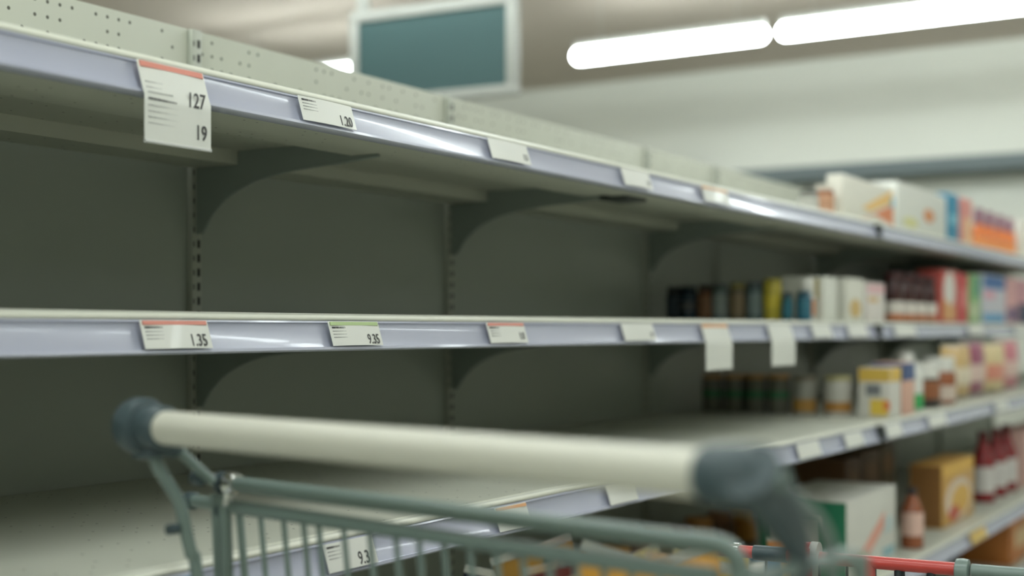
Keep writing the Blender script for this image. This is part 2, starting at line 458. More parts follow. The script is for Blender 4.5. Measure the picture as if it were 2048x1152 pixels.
def can(label, x, y, z, r, h, body, lid, lab, group=None, lab_lo=.3, lab_hi=.6):
    ps = [('can_body', [(r * .95, 0), (r, .003), (r, h * .86), (r * .95, h * .88)], body, .35),
          ('lid', [(r * .97, h * .882), (r * 1.01, h * .89), (r * 1.01, h * .985), (r * .95, h)], lid, .4),
          ('label_band', [(r * 1.003, h * lab_lo), (r * 1.01, h * lab_lo), (r * 1.01, h * lab_hi), (r * 1.003, h * lab_hi)], lab, .5)]
    return turned('can', label, 'can', x, y, z, ps, group)
def bottle(label, x, y, z, r, h, body, cap, lab, group=None, lo=.15, hi=.5, shoulder=.62):
    ps = [('bottle_body', [(r * .86, 0), (r, h * .02), (r, h * shoulder * .9), (r * .9, h * shoulder), (r * .5, h * (shoulder + .17)), (r * .38, h * .86), (r * .38, h * .9)], body, .2),
          ('cap', [(r * .42, h * .885), (r * .44, h * .89), (r * .44, h * .99), (r * .38, h)], cap, .4),
          ('label_band', [(r * 1.003, h * lo), (r * 1.012, h * lo), (r * 1.012, h * hi), (r * 1.003, h * hi)], lab, .5)]
    return turned('bottle', label, 'bottle', x, y, z, ps, group)
def bag(name, label, x, y, z, w, h, d, col, panel, rotz=0.0, lean=0.0, group=None, seam=(200, 200, 196), roll=0.0, rough=.3, panel2=None):
    """pillow bag with crimped seams, standing on its lower seam"""
    root = thing(name, label, 'snack bag' if 'snack' in name else 'bag', (x, y, z), group)
    root.rotation_euler = (lean, roll, rotz)
    rnd = random.Random(label); nx, nz = 12, 12
    def surf(s, k=1.0):
        g = []
        for j in range(nz + 1):
            row = []
            for i in range(nx + 1):
                u, v = i / nx, j / nz
                th = d * .5 * (math.sin(math.pi * u) ** .55) * (math.sin(math.pi * v) ** .5)
                wr = .06 * d * math.sin(u * 17 + rnd.random() * .6) * (abs(v - .5) * 2) ** 2
                row.append((w * (u - .5) * (1 - .06 * math.sin(math.pi * v)), s * (th * k + (wr if 0 < i < nx and 0 < j < nz else 0)), h * v))
            g.append(row)
        return g
    bm = bmesh.new()
    F_, B_ = surf(-1), surf(1)
    vf = [[bm.verts.new(p) for p in r] for r in F_]
    vb = [[vf[j][i] if i in (0, nx) or j in (0, nz) else bm.verts.new(B_[j][i]) for i in range(nx + 1)] for j in range(nz + 1)]
    for j in range(nz):
        for i in range(nx):
            bm.faces.new((vf[j][i], vf[j][i + 1], vf[j + 1][i + 1], vf[j + 1][i]))
            q = [vb[j][i], vb[j + 1][i], vb[j + 1][i + 1], vb[j][i + 1]]
            bm.faces.new(q)
    link('film_pouch', bm, C(col, rough), root, angle=80)
    for zz in (0, h):
        bm = bmesh.new()
        sgn = 1 if zz else 0
        for k in range(24):
            a = -w / 2 + w * k / 24; box(bm, a, a + w / 24, -.001 - .0008 * (k % 2), .001 - .0008 * (k % 2), zz - .004 if sgn else zz, zz + .005 if sgn else zz + .006)
        link('crimped_seam', bm, mat('foil_seam', (222, 224, 220), .2, metal=.8), root, smooth=False)
    for pc, lo, hi, ul, uh in ((panel, .22, .62, .2, .8),) + (((panel2, .66, .85, .15, .85),) if panel2 else ()):
        bm = bmesh.new(); g = surf(-1, 1.0)
        j0, j1, i0, i1 = round(lo * nz), round(hi * nz), round(ul * nx), round(uh * nx)
        vv = {(j, i): bm.verts.new((F_[j][i][0], F_[j][i][1] - .0012, F_[j][i][2])) for j in range(j0, j1 + 1) for i in range(i0, i1 + 1)}
        for j in range(j0, j1):
            for i in range(i0, i1): bm.faces.new((vv[j, i], vv[j, i + 1], vv[j + 1, i + 1], vv[j + 1, i]))
        link('printed_panel', bm, C(pc, rough), root, angle=80)
    return root

# --- top shelf, far stretch
zs = Z1 + .0008; y = 1.345
def fr(px0, px1, yy, gap=.004): return XF(px0, yy) + gap / 2, XF(px1, yy) - gap / 2
def hgt(px, py, yy, zs): return ZY(px, py, yy) - zs
a, b = fr(1622, 1650, y); jar('small grey tin standing first on the top shelf beside the brown jar', (a + b) / 2, y + .03, zs + .0005, .03, .075, (150, 150, 142), (96, 98, 92), (190, 190, 182))
a, b = fr(1655, 1680, y); jar('small brown jar on the top shelf just before the orange printed carton', (a + b) / 2, y + .03, zs + .0005, .03, .105, (150, 96, 66), (206, 200, 186), (196, 150, 120))
a, b = fr(1684, 1788, y)
carton('carton', 'wide white carton with orange swoosh on the top shelf', 'carton', a + .01, b, y, y + .055, zs, .150, (224, 222, 210),
       front=[([(.22, .04), (.98, .62), (.98, .12), (.6, .3)], (226, 140, 96)), ([(.35, .38), (.95, .95), (.95, .66), (.5, .34)], (238, 196, 120)), (R4(.93, .995, .55, .8), (120, 180, 206))])
a, b = fr(1794, 1893, y)
carton('carton', 'white carton with small orange spot on the top shelf', 'carton', a, b, y, y + .10, zs, .185, (222, 224, 216),
       front=[(disc(.62, .48, .11, .14), (216, 140, 80)), (disc(.25, .25, .14, .1), (216, 214, 150))])
a, b = fr(1896, 1918, y); carton('carton', 'narrow blue pack beside the white cartons on the top shelf', 'carton', a, b, y, y + .12, zs, .205, (44, 140, 176), front=[(R4(.1, .9, .4, .6), (120, 190, 210))])
a, b = fr(1921, 1945, y); carton('carton', 'narrow pink and peach pack between the blue pack and orange bottles', 'carton', a, b, y, y + .12, zs, .205, (226, 150, 140), front=[(R4(.3, .9, .02, .6), (238, 196, 150))])
for i, (p0, p1) in enumerate(((1948, 1967), (1969, 1988), (1990, 2008), (2010, 2027))):
    a, b = fr(p0, p1, y, .006); r = .031
    ps = [('bottle_body', [(r * .9, 0), (r, .004), (r, .10), (r * .8, .125), (r * .62, .13)], (222, 122, 58), .25),
          ('cap', [(r * .66, .1302), (r * .68, .133), (r * .62, .195), (r * .5, .20)], (132, 84, 104), .4),
          ('label_band', [(r * 1.003, .02), (r * 1.012, .02), (r * 1.012, .07), (r * 1.003, .07)], (230, 150, 90), .5)]
    turned('bottle', ['first', 'second', 'third', 'fourth'][i] + ' in the row of orange bottles with plum caps on the top shelf', 'bottle', XF((p0 + p1) / 2, y + .05), y + .05, zs + .0005, ps, 'orange bottles on the top shelf')
a, b = fr(2048, 2120, y); carton('carton', 'plain white carton after the orange bottles on the top shelf', 'carton', a, b, y, y + .25, zs, .20, (224, 222, 212), front=[(R4(.2, .8, .3, .6), (206, 204, 190))])

# --- eye level shelf: near end of the stock, running from the back to the front
zs = Z2 + .0009; X0 = 3.74
def sidejar(px, w, top, mk):
    r = w / 2; yc = YF(px, X0 + r); h = ZY(px, top, yc) - zs
    return mk(X0 + r, yc, r, h)
sidejar(1350, .052, 574, lambda x, y, r, h: jar('near black navy jar at the very back of the eye level stock', x, y, zs, r, h, (24, 34, 40), (20, 26, 30), (30, 48, 62)))
sidejar(1378, .052, 572, lambda x, y, r, h: jar('dark blue jar with dull pink mark at the back of the eye level stock', x, y, zs, r, h, (28, 52, 70), (24, 40, 46), (92, 92, 96), lab_lo=.3, lab_hi=.55))
sidejar(1412, .050, 570, lambda x, y, r, h: jar('brown jar beside the dark blue jar on the eye level shelf', x, y, zs, r, h, (112, 74, 50), (70, 62, 54), (136, 96, 64)))
sidejar(1441, .050, 568, lambda x, y, r, h: jar('grey blue jar between the brown jar and the olive jar', x, y, zs, r, h, (120, 138, 136), (80, 92, 90), (150, 160, 156)))
sidejar(1476, .052, 566, lambda x, y, r, h: jar('olive topped jar fifth from the back on the eye level shelf', x, y, zs, r, h, (116, 104, 84), (130, 122, 58), (140, 122, 92)))
sidejar(1510, .052, 564, lambda x, y, r, h: jar('slate jar just before the yellow jar on the eye level shelf', x, y, zs, r, h, (92, 112, 116), (70, 82, 84), (120, 136, 136)))
sidejar(1545, .052, 558, lambda x, y, r, h: can('tall yellow can on the eye level shelf', x, y, zs, r, h, (186, 172, 56), (160, 150, 54), (208, 190, 60)))
sidejar(1575, .040, 585, lambda x, y, r, h: jar('small teal jar next to the tall yellow can', x, y, zs, r * .8, h, (42, 98, 106), (50, 70, 74), (40, 110, 126)))
sidejar(1603, .050, 556, lambda x, y, r, h: jar('white jar with orange band next to the small teal jar', x + .04, y, zs, r, h, (206, 204, 196), (222, 222, 214), (206, 130, 72), lab_lo=.12, lab_hi=.5, lid_f=.3))
# front row
y = 1.30
a, b = fr(1612, 1636, y, .004); jar('dark teal round jar at the front corner of the eye level stock', (a + b) / 2 + .0, y + .024, zs, .022, .085, (34, 96, 118), (40, 82, 96), (46, 110, 130))
a, b = fr(1640, 1676, y); carton('carton', 'narrow white carton beside the dark teal jar', 'carton', a + .03, b - .01, y, y + .13, zs, .132, (222, 224, 214), side=[(R4(.1, .5, .5, .95), (206, 196, 150))])
a, b = fr(1692, 1729, y); carton('carton', 'white carton with gold spot on the eye level shelf', 'carton', a, b, y, y + .15, zs, .135, (222, 222, 210), front=[(disc(.5, .3, .3, .22), (206, 176, 110))])
a, b = fr(1733, 1770, y); carton('carton', 'white carton with pink top band beside the maroon jars', 'carton', a, b, y, y + .15, zs, .128, (226, 220, 214), front=[(R4(.05, .95, .72, .95), (226, 184, 188)), (R4(.1, .6, .5, .62), (214, 180, 120))])
for i, (p0, p1) in enumerate(((1774, 1797), (1798, 1820), (1821, 1843), (1844, 1866))):
    a, b = fr(p0, p1, y, .006); r = .034
    ps = [('glass_body', [(r * .9, 0), (r, .004), (r, .10), (r * .94, .125), (r * .80, .14), (r * .8, .15)], (66, 34, 32), .2),
          ('lid', [(r * .84, .1505), (r * .86, .152), (r * .86, .172), (r * .8, .175)], (72, 32, 32), .4),
          ('label_band', [(r * 1.003, .03), (r * 1.015, .03), (r * 1.015, .072), (r * 1.003, .072)], (226, 220, 210), .5),
          ('base_band', [(r * 1.003, .006), (r * 1.012, .006), (r * 1.012, .029), (r * 1.003, .029)], (196, 122, 78), .5)]
    turned('jar', ['first', 'second', 'third', 'fourth'][i] + ' of the maroon jars with white labels from the white cartons', 'jar', XF((p0 + p1) / 2, y + .04), y + .04, zs, ps, 'maroon jars on the eye level shelf')
a, b = fr(1884, 1918, y); carton('carton', 'red box with white oval and tan base on the eye level shelf', 'carton', a, b, y, y + .1, zs, .205, (198, 84, 76), front=[(disc(.42, .62, .34, .36), (226, 222, 214)), ([(.05, .05), (.75, .05), (.75, .3), (.05, .45)], (214, 160, 100))])
a, b = fr(1920, 1936, y); carton('carton', 'slim crimson box between the white oval box and the green box', 'carton', a, b, y, y + .1, zs, .200, (206, 66, 74), front=[(R4(.15, .85, .3, .7), (226, 130, 130))])
a, b = fr(1939, 1962, y); carton('carton', 'green box beside the slim crimson box', 'carton', a, b, y, y + .1, zs, .205, (140, 184, 120), front=[(R4(.4, .95, .55, .95), (60, 150, 120)), (R4(.1, .6, .1, .4), (206, 214, 180))])
a, b = fr(1964, 2012, y); carton('carton', 'blue topped box with pale middle on the eye level shelf', 'carton', a, b, y, y + .1, zs, .215, (206, 206, 216), front=[(R4(.05, .95, .7, .97), (36, 100, 168)), (R4(.05, .95, .03, .2), (90, 160, 206)), (R4(.1, .5, .5, .65), (226, 160, 180))])
a, b = fr(2014, 2034, y); carton('carton', 'pink box near the frame edge on the eye level shelf', 'carton', a, b, y, y + .1, zs, .215, (222, 168, 168), front=[(R4(.1, .9, .05, .35), (90, 70, 120))])
a, b = fr(2036, 2075, y); carton('carton', 'dark navy based box at the end of the eye level goods', 'carton', a, b, y, y + .1, zs, .215, (206, 150, 160), front=[(R4(.0, 1, .02, .45), (36, 40, 84))])

# --- shelf behind the cart
zs = Z3 + .0009; X0 = 4.0
for i, px in enumerate((1426, 1470, 1512, 1557)):
    lab = ['rearmost', 'second', 'third', 'fourth and front'][i] + ' of the four dark cans with brown lids and green bands'
    sidejar(px, .068, 748, lambda x, y, r, h: can(lab, x, y, zs, r, h, (112, 112, 100), (190, 146, 90), (62, 122, 84), 'dark cans on the lower shelf', .38, .58))
sidejar(1609, .074, 752, lambda x, y, r, h: can('grey can with gold lower half beside the dark cans', x, y, zs, r, h, (168, 168, 160), (140, 130, 110), (190, 146, 72), None, .08, .4))
sidejar(1676, .084, 752, lambda x, y, r, h: can('white can with yellow and brown band beside the yellow topped box', x, y, zs, r, h, (204, 202, 194), (176, 170, 120), (176, 128, 60), None, .1, .35))
y = 1.135
yb = YF(1716, X0); ya = YF(1781, X0)
carton('carton', 'white box with yellow top and yellow foot on the lower shelf', 'carton', X0, X0 + .115, ya, yb, zs, .148, (216, 214, 206),
       side=[(R4(.02, .98, .72, .99), (222, 186, 84)), (R4(.08, .62, .04, .36), (232, 200, 80)), (R4(.3, .75, .44, .66), (120, 124, 128)), (R4(.02, .22, .15, .33), (222, 130, 70))],
       front=[(R4(.02, .98, .72, .99), (222, 186, 84))])
a, b = fr(1806, 1830, y)
carton('carton', 'peach box with dark blue top on the lower shelf', 'carton', a, b, y, y + .1, zs, .16, (222, 176, 156), front=[(R4(.0, 1, .66, .99), (60, 86, 136))], side=[(R4(.0, 1, .66, .99), (60, 86, 136))])
a, b = fr(1834, 1866, y)
bottle('white bottle with green foot on the lower shelf', (a + b) / 2, y + .06, zs, .052, .185, (220, 222, 214), (226, 226, 220), (60, 170, 96), None, .04, .3, .7)
a, b = fr(1868, 1900, y)
jar('black and white jar with brown oval next to the white bottle', (a + b) / 2, y + .065, zs, .058, .15, (66, 60, 56), (220, 220, 212), (150, 96, 66), lab_lo=.2, lab_hi=.6, lid_f=.35)
a, b = fr(1901, 1930, y)
jar('white lidded brown jar just before the tan bags', (a + b) / 2, y + .065, zs, .058, .165, (150, 90, 60), (224, 224, 216), (206, 190, 176), lab_lo=.1, lab_hi=.4, lid_f=.3)
a, b = fr(1936, 1972, y)
bag('food_bag', 'tan and cream bag leaning on the lower shelf after the jars', (a + b) / 2, y + .08, zs + .008, .22, .195, .08, (206, 176, 122), (226, 214, 190), rotz=-.25)
a, b = fr(1974, 2004, y)
bag('food_bag', 'purple pink bag between the tan bags on the lower shelf', (a + b) / 2, y + .09, zs + .008, .22, .205, .08, (160, 92, 116), (226, 200, 190), rotz=-.2)
a, b = fr(2005, 2034, y)
bag('food_bag', 'cream bag with salmon panel on the lower shelf', (a + b) / 2, y + .08, zs + .008, .23, .195, .08, (222, 204, 158), (222, 150, 130), rotz=-.3)
a, b = fr(2036, 2070, y)
bag('food_bag', 'rose coloured bag at the end of the lower shelf', (a + b) / 2, y + .09, zs + .008, .26, .205, .08, (206, 130, 140), (230, 200, 190), rotz=-.2)

# --- low shelf
zs = Z4 + .0009
y = 1.12
a, b = fr(1692, 1792, y)
carton('carton', 'large white carton with green end panel on the low shelf', 'carton', a, b, y, y + .24, zs, .215, (214, 214, 206),
       side=[(R4(.0, .30, .02, .98), (44, 130, 96)), (R4(.30, 1, .78, .98), (44, 130, 96)), (R4(.86, 1, .02, .78), (44, 130, 96))],
       front=[([(.3, .3), (.75, .7), (.75, .5), (.42, .2)], (226, 160, 140)), (disc(.28, .2, .12, .08), (206, 190, 150)), (R4(.72, .95, .08, .2), (140, 180, 190)), (R4(.74, .92, .4, .6), (190, 206, 206))])
a, b = fr(1806, 1838, y)
bottle('small amber bottle with pale pink label beside the green and white carton', XF(1824, 1.125), 1.125, zs, .034, .185, (150, 88, 58), (50, 46, 48), (226, 190, 176), None, .22, .6, .66)
y = 1.14
a, b = fr(1884, 1948, y)
carton('carton', 'yellow food carton with oval picture and brown side on the low shelf', 'carton', a, b, y, y + .11, zs, .215, (206, 160, 84),
       front=[(R4(.03, .97, .8, .98), (228, 182, 80)), (disc(.5, .38, .42, .34), (222, 206, 190)), (disc(.55, .36, .3, .24), (226, 180, 84)), (disc(.35, .18, .16, .12), (196, 84, 62))],
       side=[(R4(.02, .98, .02, .98), (140, 98, 52))])
for i, px in enumerate((1966, 1991, 2012)):
    bottle(['first', 'second', 'third'][i] + ' of the dark red bottles with white labels from the yellow carton', XF(px, y + .05), y + .05, zs, .044, .275, (138, 36, 40), (96, 30, 34), (214, 210, 206), 'dark red bottles on the low shelf', .14, .5, .62)
a, b = fr(2052, 2110, y)
carton('carton', 'pale pink carton after the dark red bottles', 'carton', a, b, y, y + .12, zs, .24, (214, 176, 166), front=[(R4(.1, .9, .6, .8), (226, 206, 196))])
y = 1.52
for i, (p0, p1) in enumerate(((1692, 1722), (1724, 1760), (1762, 1792))):
    a, b = fr(p0, p1, y); carton('carton', ['first', 'second', 'third'][i] + ' of the brown cartons at the back of the low shelf', 'carton', a, b, y, y + .2, zs, .20 + .01 * i, (112 - 8 * i, 78, 48), front=[(R4(.2, .8, .5, .8), (140, 104, 66))], group='brown cartons at the back of the low shelf')
y = 1.60
cols = ((150, 110, 50), (96, 60, 40), (120, 96, 70), (90, 56, 40), (140, 100, 56), (110, 80, 56), (170, 120, 50))
words = ('golden', 'dark brown', 'taupe', 'chestnut', 'honey', 'umber', 'bright amber')
for i in range(7):
    px = 1230 + 42 * i; x = XF(px, y)
    jar(words[i] + ' lidded jar in the dark row behind the cart grid on the low shelf', x, y, zs, .045, .118 + .006 * (i % 3), (110, 84, 60), tuple(min(235, int(c * 1.5)) for c in cols[i]), tuple(min(235, int(c * 1.25)) for c in cols[i]), group='jars at the back of the low shelf', lid_f=.3)
y = 1.12
specs = (('yellow', (222, 182, 62), (232, 214, 140), .165), ('white', (216, 214, 204), (120, 150, 160), .12), ('blue', (44, 98, 130), (200, 206, 200), .14), ('orange', (222, 140, 50), (232, 190, 100), .15))
for i, (wd, c1, c2, hh) in enumerate(specs):
    px = 1500 + i * 36; x = XF(px, y)
    bag('snack_bag', wd + ' snack bag on the low shelf behind the end of the cart handle', x, y + .05, zs + .008, .10, hh, .045, c1, c2, rotz=-.6)
zs = Z5 + .0009
y = 1.17
a, b = fr(2020, 2070, y); carton('carton', 'orange carton on the bottom shelf at the frame edge', 'carton', a, b, y, y + .2, zs, .19, (206, 130, 66), front=[(R4(.2, .8, .3, .7), (230, 200, 150))])

# ------------------------------------------------------------------ lamps, sign
FX = 7.0; FZ = 2.757
def lamp(label, x, ya, yb, name='ceiling_lamp'):
    root = thing(name, label, 'ceiling lamp', (x, (ya + yb) / 2, FZ), 'tube lamps on the ceiling')
    L = yb - ya
    bm = bmesh.new()
    pts = [(-.5 * L, 0, 0), (.5 * L, 0, 0)]
    n = 9; r = .046
    path, rad = [], []
    for k in range(5):
        a = math.pi / 2 * k / 4; path.append((0, -L / 2 + r - r * math.cos(a), 0)); rad.append(max(.004, r * math.sin(a)))
    for k in range(5):
        a = math.pi / 2 * (1 - k / 4); path.append((0, L / 2 - r + r * math.cos(a), 0)); rad.append(max(.004, r * math.sin(a)))
    tube(bm, path, rad, 20)
    link('diffuser', bm, LAMP, root)
    bm = bmesh.new(); box(bm, -.028, .028, -L / 2 + .015, L / 2 - .015, .042, .085, bevel=.008); link('housing', bm, FIXB, root)
    for s in (-.35, .35):
        bm = bmesh.new(); tube(bm, [(0, s * L, .095), (0, s * L, CZ - FZ - .001)], .0032, 8); link('suspension_wire', bm, FIXB, root)
    return root
lamp('long white tube lamp nearest the teal sign, its rounded end in full view', FX, 2.66, 3.87)
lamp('long white tube lamp running out of the top right corner', FX, 1.27, 2.60)
lamp('white tube lamp peeking out between the perforated strip and the teal sign', 6.66, 4.7, 6.3)
lamp('white tube lamp continuing the row beyond the right frame edge', FX, -.15, 1.20)
for x in (4.0, 1.0, -2.0):
    for ya in (-1.6, -.2, 1.2 + .0, 2.6, 4.75):
        o = lamp('white tube lamp overhead outside the picture', x, ya + .03, ya + 1.33)
o1 = lamp('white tube lamp overhead outside the picture', FX, -3.0, -1.7); o1 = lamp('white tube lamp overhead outside the picture', 4.0, -3.2, -1.9)

root = thing('added_wall_wash', 'added fill light hidden behind the grey band, brightening the far wall upwards', 'added light', (WX - PD + .06, .1, 2.2225))  # unseen strip light, added only to lift the far wall
bm = bmesh.new(); tube(bm, [(0, -4.2, .02), (0, 4.0, .02)], .012, 12); link('diffuser', bm, WASH_FILL, root)
bm = bmesh.new(); box(bm, -.02, .02, -4.2, 4.0, 0, .010); link('housing', bm, FIXB, root)
A = P(704, 220, 5.4); B = P(1036, 190, 5.05)
zb = A.z; zt = P(704, 28, 5.4).z
B = Vector((B.x, B.y, zb))
ex = (B - A); W = Vector((ex.x, ex.y, 0)).length; ang = math.atan2(ex.y, ex.x)
root = thing('hanging_sign', 'blank teal aisle sign in a pale frame hanging from the ceiling', 'sign', (A.x, A.y, zb))
root.rotation_euler = (0, 0, ang)
hs = zt - zb; fw = .042
bm = bmesh.new()
box(bm, 0, W, -.02, .02, 0, fw, bevel=.004); box(bm, 0, W, -.02, .02, hs - fw, hs, bevel=.004)
box(bm, 0, fw, -.02, .02, fw - .002, hs - fw + .002, bevel=.003); box(bm, W - fw, W, -.02, .02, fw - .002, hs - fw + .002, bevel=.003)
link('sign_frame', bm, SIGNF, root)
bm = bmesh.new(); box(bm, fw - .003, W - fw + .003, -.012, .012, fw - .003, hs - fw + .003); link('sign_panel', bm, TEAL, root)
for xx in (.055, W - .055):
    bm = bmesh.new(); box(bm, xx - .025, xx + .025, -.012, .012, hs - .002, CZ - zb - .001, bevel=.003); link('hanger_strap', bm, SIGNF, root)

# ------------------------------------------------------------------ shopping cart
Lh = P(322, 851, 1.33); Rh = P(1430, 956, .90)
zh = (Lh.z + Rh.z) / 2; Lh.z = Rh.z = zh
e1 = (Lh - Rh).normalized(); e2 = Vector((e1.y, -e1.x, 0)); e3 = Vector((0, 0, 1))
if e2.x < 0: e2 = -e2
cart = thing('shopping_cart', 'grey wire shopping cart with a cream handle bar in front of the empty shelves', 'shopping cart', ((Lh.x + Rh.x) / 2 + .4, (Lh.y + Rh.y) / 2, 0))
co = Vector(cart.location)
def cl(bm): bmesh.ops.translate(bm, verts=bm.verts[:], vec=-co)
def cpart(name, bm, m, parent=None, **k):
    cl(bm); o = link(name, bm, m, parent or cart, **k); return o
bm = bmesh.new(); tube(bm, [Lh + e1 * .004, Lh * .5 + Rh * .5, Rh - e1 * .004], .0168, 28); cpart('handle_bar', bm, HANDLE)
# left end cap
bm = bmesh.new()
lathe_on(bm, [(.0185, -.004), (.0215, 0), (.0205, .022), (.0205, .024), (.0265, .026), (.0285, .032), (.0285, .044), (.026, .052), (.017, .058), (.002, .060)], Lh - e1 * .004, e1, 32)
# lobe of the cap that takes the two rods
lp = Lh + e1 * .030
PL = Lh + e1 * .034          # left side plane
q1 = hit(306, 905, PL, e1); q2 = hit(300, 868, PL, e1)
tube(bm, smooth_path([q2 + Vector((0, 0, .004)), (q1 + q2) / 2, q1 + Vector((0, 0, -.004))], 5), [.024] * 5 + [.021] * 5 + [.014], 20)
q3 = hit(352, 898, PL - e1 * .014, e1)
tube(bm, [q2 - e1 * .016, q3], [.018, .0115], 16)
cpart('left_end_cap', bm, CARTP, angle=50)
# left rods
bm = bmesh.new(); pts = [hit(306, 912, PL, e1), hit(322, 944, PL, e1), hit(346, 982, PL, e1), hit(361, 1012, PL, e1), hit(371, 1060, PL, e1), hit(383, 1110, PL, e1), hit(395, 1160, PL, e1)]
pe = pts[-1]; pts.append(Vector((pe.x + .03, pe.y - .005, .62))); pts.append(Vector((pe.x + .05, pe.y - .008, .30)))
tube(bm, smooth_path(pts, 6), .0068, 14); cpart('side_upright', bm, CART)
bm = bmesh.new(); tube(bm, smooth_path([hit(352, 896, PL - e1 * .014, e1), hit(385, 927, PL - e1 * .014, e1), hit(424, 962, PL - e1 * .014, e1)], 4), .0054, 12); cpart('handle_stay', bm, CART)
bm = bmesh.new(); p = hit(362, 1056, PL, e1); lathe_on(bm, [(.001, -.004), (.005, -.003), (.0055, 0), (.0055, .010)], p - e2 * .006 , -e2, 16); cpart('rivet', bm, CARTP)
# gate
G = Lh + e2 * .12
g = lambda px, py: hit(px, py, G, e2)
zg = (g(480, 967).z + g(1430, 1092).z) / 2
ga = g(462, 966); gb = g(1432, 1092); ga.z = gb.z = zg
elbow = [ga, ga * .5 + gb * .5, gb + e1 * .03, gb, gb - e1 * .016 + e3 * -.006, gb - e1 * .022 - e3 * .024, gb - e1 * .022 - e3 * .08, gb - e1 * .022 - e3 * .30]
bm = bmesh.new(); tube(bm, [ga, ga * .5 + gb * .5] + smooth_path(elbow[2:], 4), .0085, 16); cpart('gate_top_tube', bm, CART)
ra = g(392, 1003); rb = g(1500, 1159)
zr = (g(500, 1020).z + g(1350, 1139).z) / 2
ra.z = rb.z = zr
bm = bmesh.new(); tube(bm, [ra + e1 * .004, ra * .5 + rb * .5, rb + e1 * .03], .0074, 14); cpart('gate_rail', bm, CART)
bm = bmesh.new(); lathe_on(bm, [(.0078, 0), (.0098, .001), (.0098, .012), (.006, .016)], ra + e1 * .002, e1, 18); cpart('rail_stopper', bm, CARTP)
zfloor = .58
wires = [478, 520, 566, 606, 636, 686, 738, 790, 836, 886, 938, 990, 1043, 1096, 1150, 1205, 1260, 1316, 1372]
Gw = G + e2 * .006
for i, px in enumerate(wires):
    p = hit(px, HZ + (zr - H) * 0 + 1020, Gw, e2); p.z = zr - .004
    bm = bmesh.new(); lean = e1 * (-.0145)
    tube(bm, [p + e3 * .004, p + lean - e3 * .1, p + lean * ((p.z - zfloor) / .1) - e3 * (p.z - zfloor)], .0031 if i not in (0,) else .0042, 10)
    cpart('gate_wire', bm, CART)
# corner post: two rods welded side by side
for px, r in ((432, .0058), (448, .0070)):
    p = hit(px, 985, G - e2 * .004, e2); bm = bmesh.new(); p.z = zg - .012
    tube(bm, [p, p - e1 * .004 - e3 * .06, p - e1 * .022 - e3 * .36], r, 14); cpart('corner_post', bm, CART)
# chrome hinge
bm = bmesh.new(); p = ga.copy()
lathe_on(bm, [(.002, -.010), (.0105, -.008), (.0125, -.002), (.0125, .006), (.009, .010)], p + e1 * -.004, e1, 20)
lathe_on(bm, [(.002, -.006), (.008, -.004), (.008, .006), (.002, .008)], p + e1 * .022 + e3 * .001, e1, 18)
box_c = p - e3 * .010
lathe_on(bm, [(.0045, 0), (.0052, .002), (.0052, .016), (.004, .018)], p - e3 * .024 - e2 * .004 + e1 * .002, e3, 16)
cpart('hinge', bm, CHROME)
bm = bmesh.new()
lathe_on(bm, [(.006, 0), (.0118, .001), (.0118, .008), (.006, .009)], p + e1 * .010, e1, 20)
lathe_on(bm, [(.005, 0), (.0095, .002), (.0095, .012), (.005, .014)], p - e3 * .030 + e1 * .010, e1, 18)
lathe_on(bm, [(.003, 0), (.0075, .002), (.0075, .014), (.003, .018)], hit(405, 958, PL - e1 * .014, e1), e1, 14)
cpart('hinge_bush', bm, CARTP)
# right end: collar, swept plastic arm, wire loop
PR = Rh - e1 * .036
h_ = lambda px, py: hit(px, py, PR, e1)
bm = bmesh.new()
lathe_on(bm, [(.0185, -.004), (.0205, 0), (.0215, .014), (.0225, .030), (.0205, .040), (.012, .047), (.002, .049)], Rh + e1 * .004, -e1, 32)
cpart('right_end_cap', bm, CARTP, angle=50)
bm = bmesh.new()
arm = [h_(1500, 940), h_(1528, 978), h_(1560, 1024), h_(1586, 1076), h_(1600, 1130), h_(1606, 1200)]
path = smooth_path(arm, 5); n = len(path); rk = [.0205, .0180, .0160, .0125, .0085, .0075]
tube(bm, path, [rk[min(5, k // 5)] + (rk[min(5, k // 5 + 1)] - rk[min(5, k // 5)]) * (k % 5) / 5 for k in range(n)], 20)
cpart('handle_arm', bm, CARTP)
bm = bmesh.new(); lathe_on(bm, [(.001, .004), (.006, .003), (.0072, 0), (.0072, -.006)], h_(1512, 954) - e1 * .019, -e1, 16); cpart('rivet', bm, CART)
bm = bmesh.new(); tube(bm, smooth_path([h_(1528, 944), h_(1580, 985), h_(1632, 1036), h_(1654, 1076), h_(1664, 1125), h_(1668, 1200)], 6), .0052, 12); cpart('handle_stay', bm, CART)
bm = bmesh.new(); lp = [h_(1500, 1156), h_(1590, 1136), h_(1665, 1117), h_(1698, 1116), h_(1716, 1140), h_(1722, 1190)]
pe = lp[-1]; lp.append(Vector((pe.x, pe.y, .62)))
tube(bm, smooth_path(lp, 6), .0062, 14); cpart('side_upright', bm, CART)
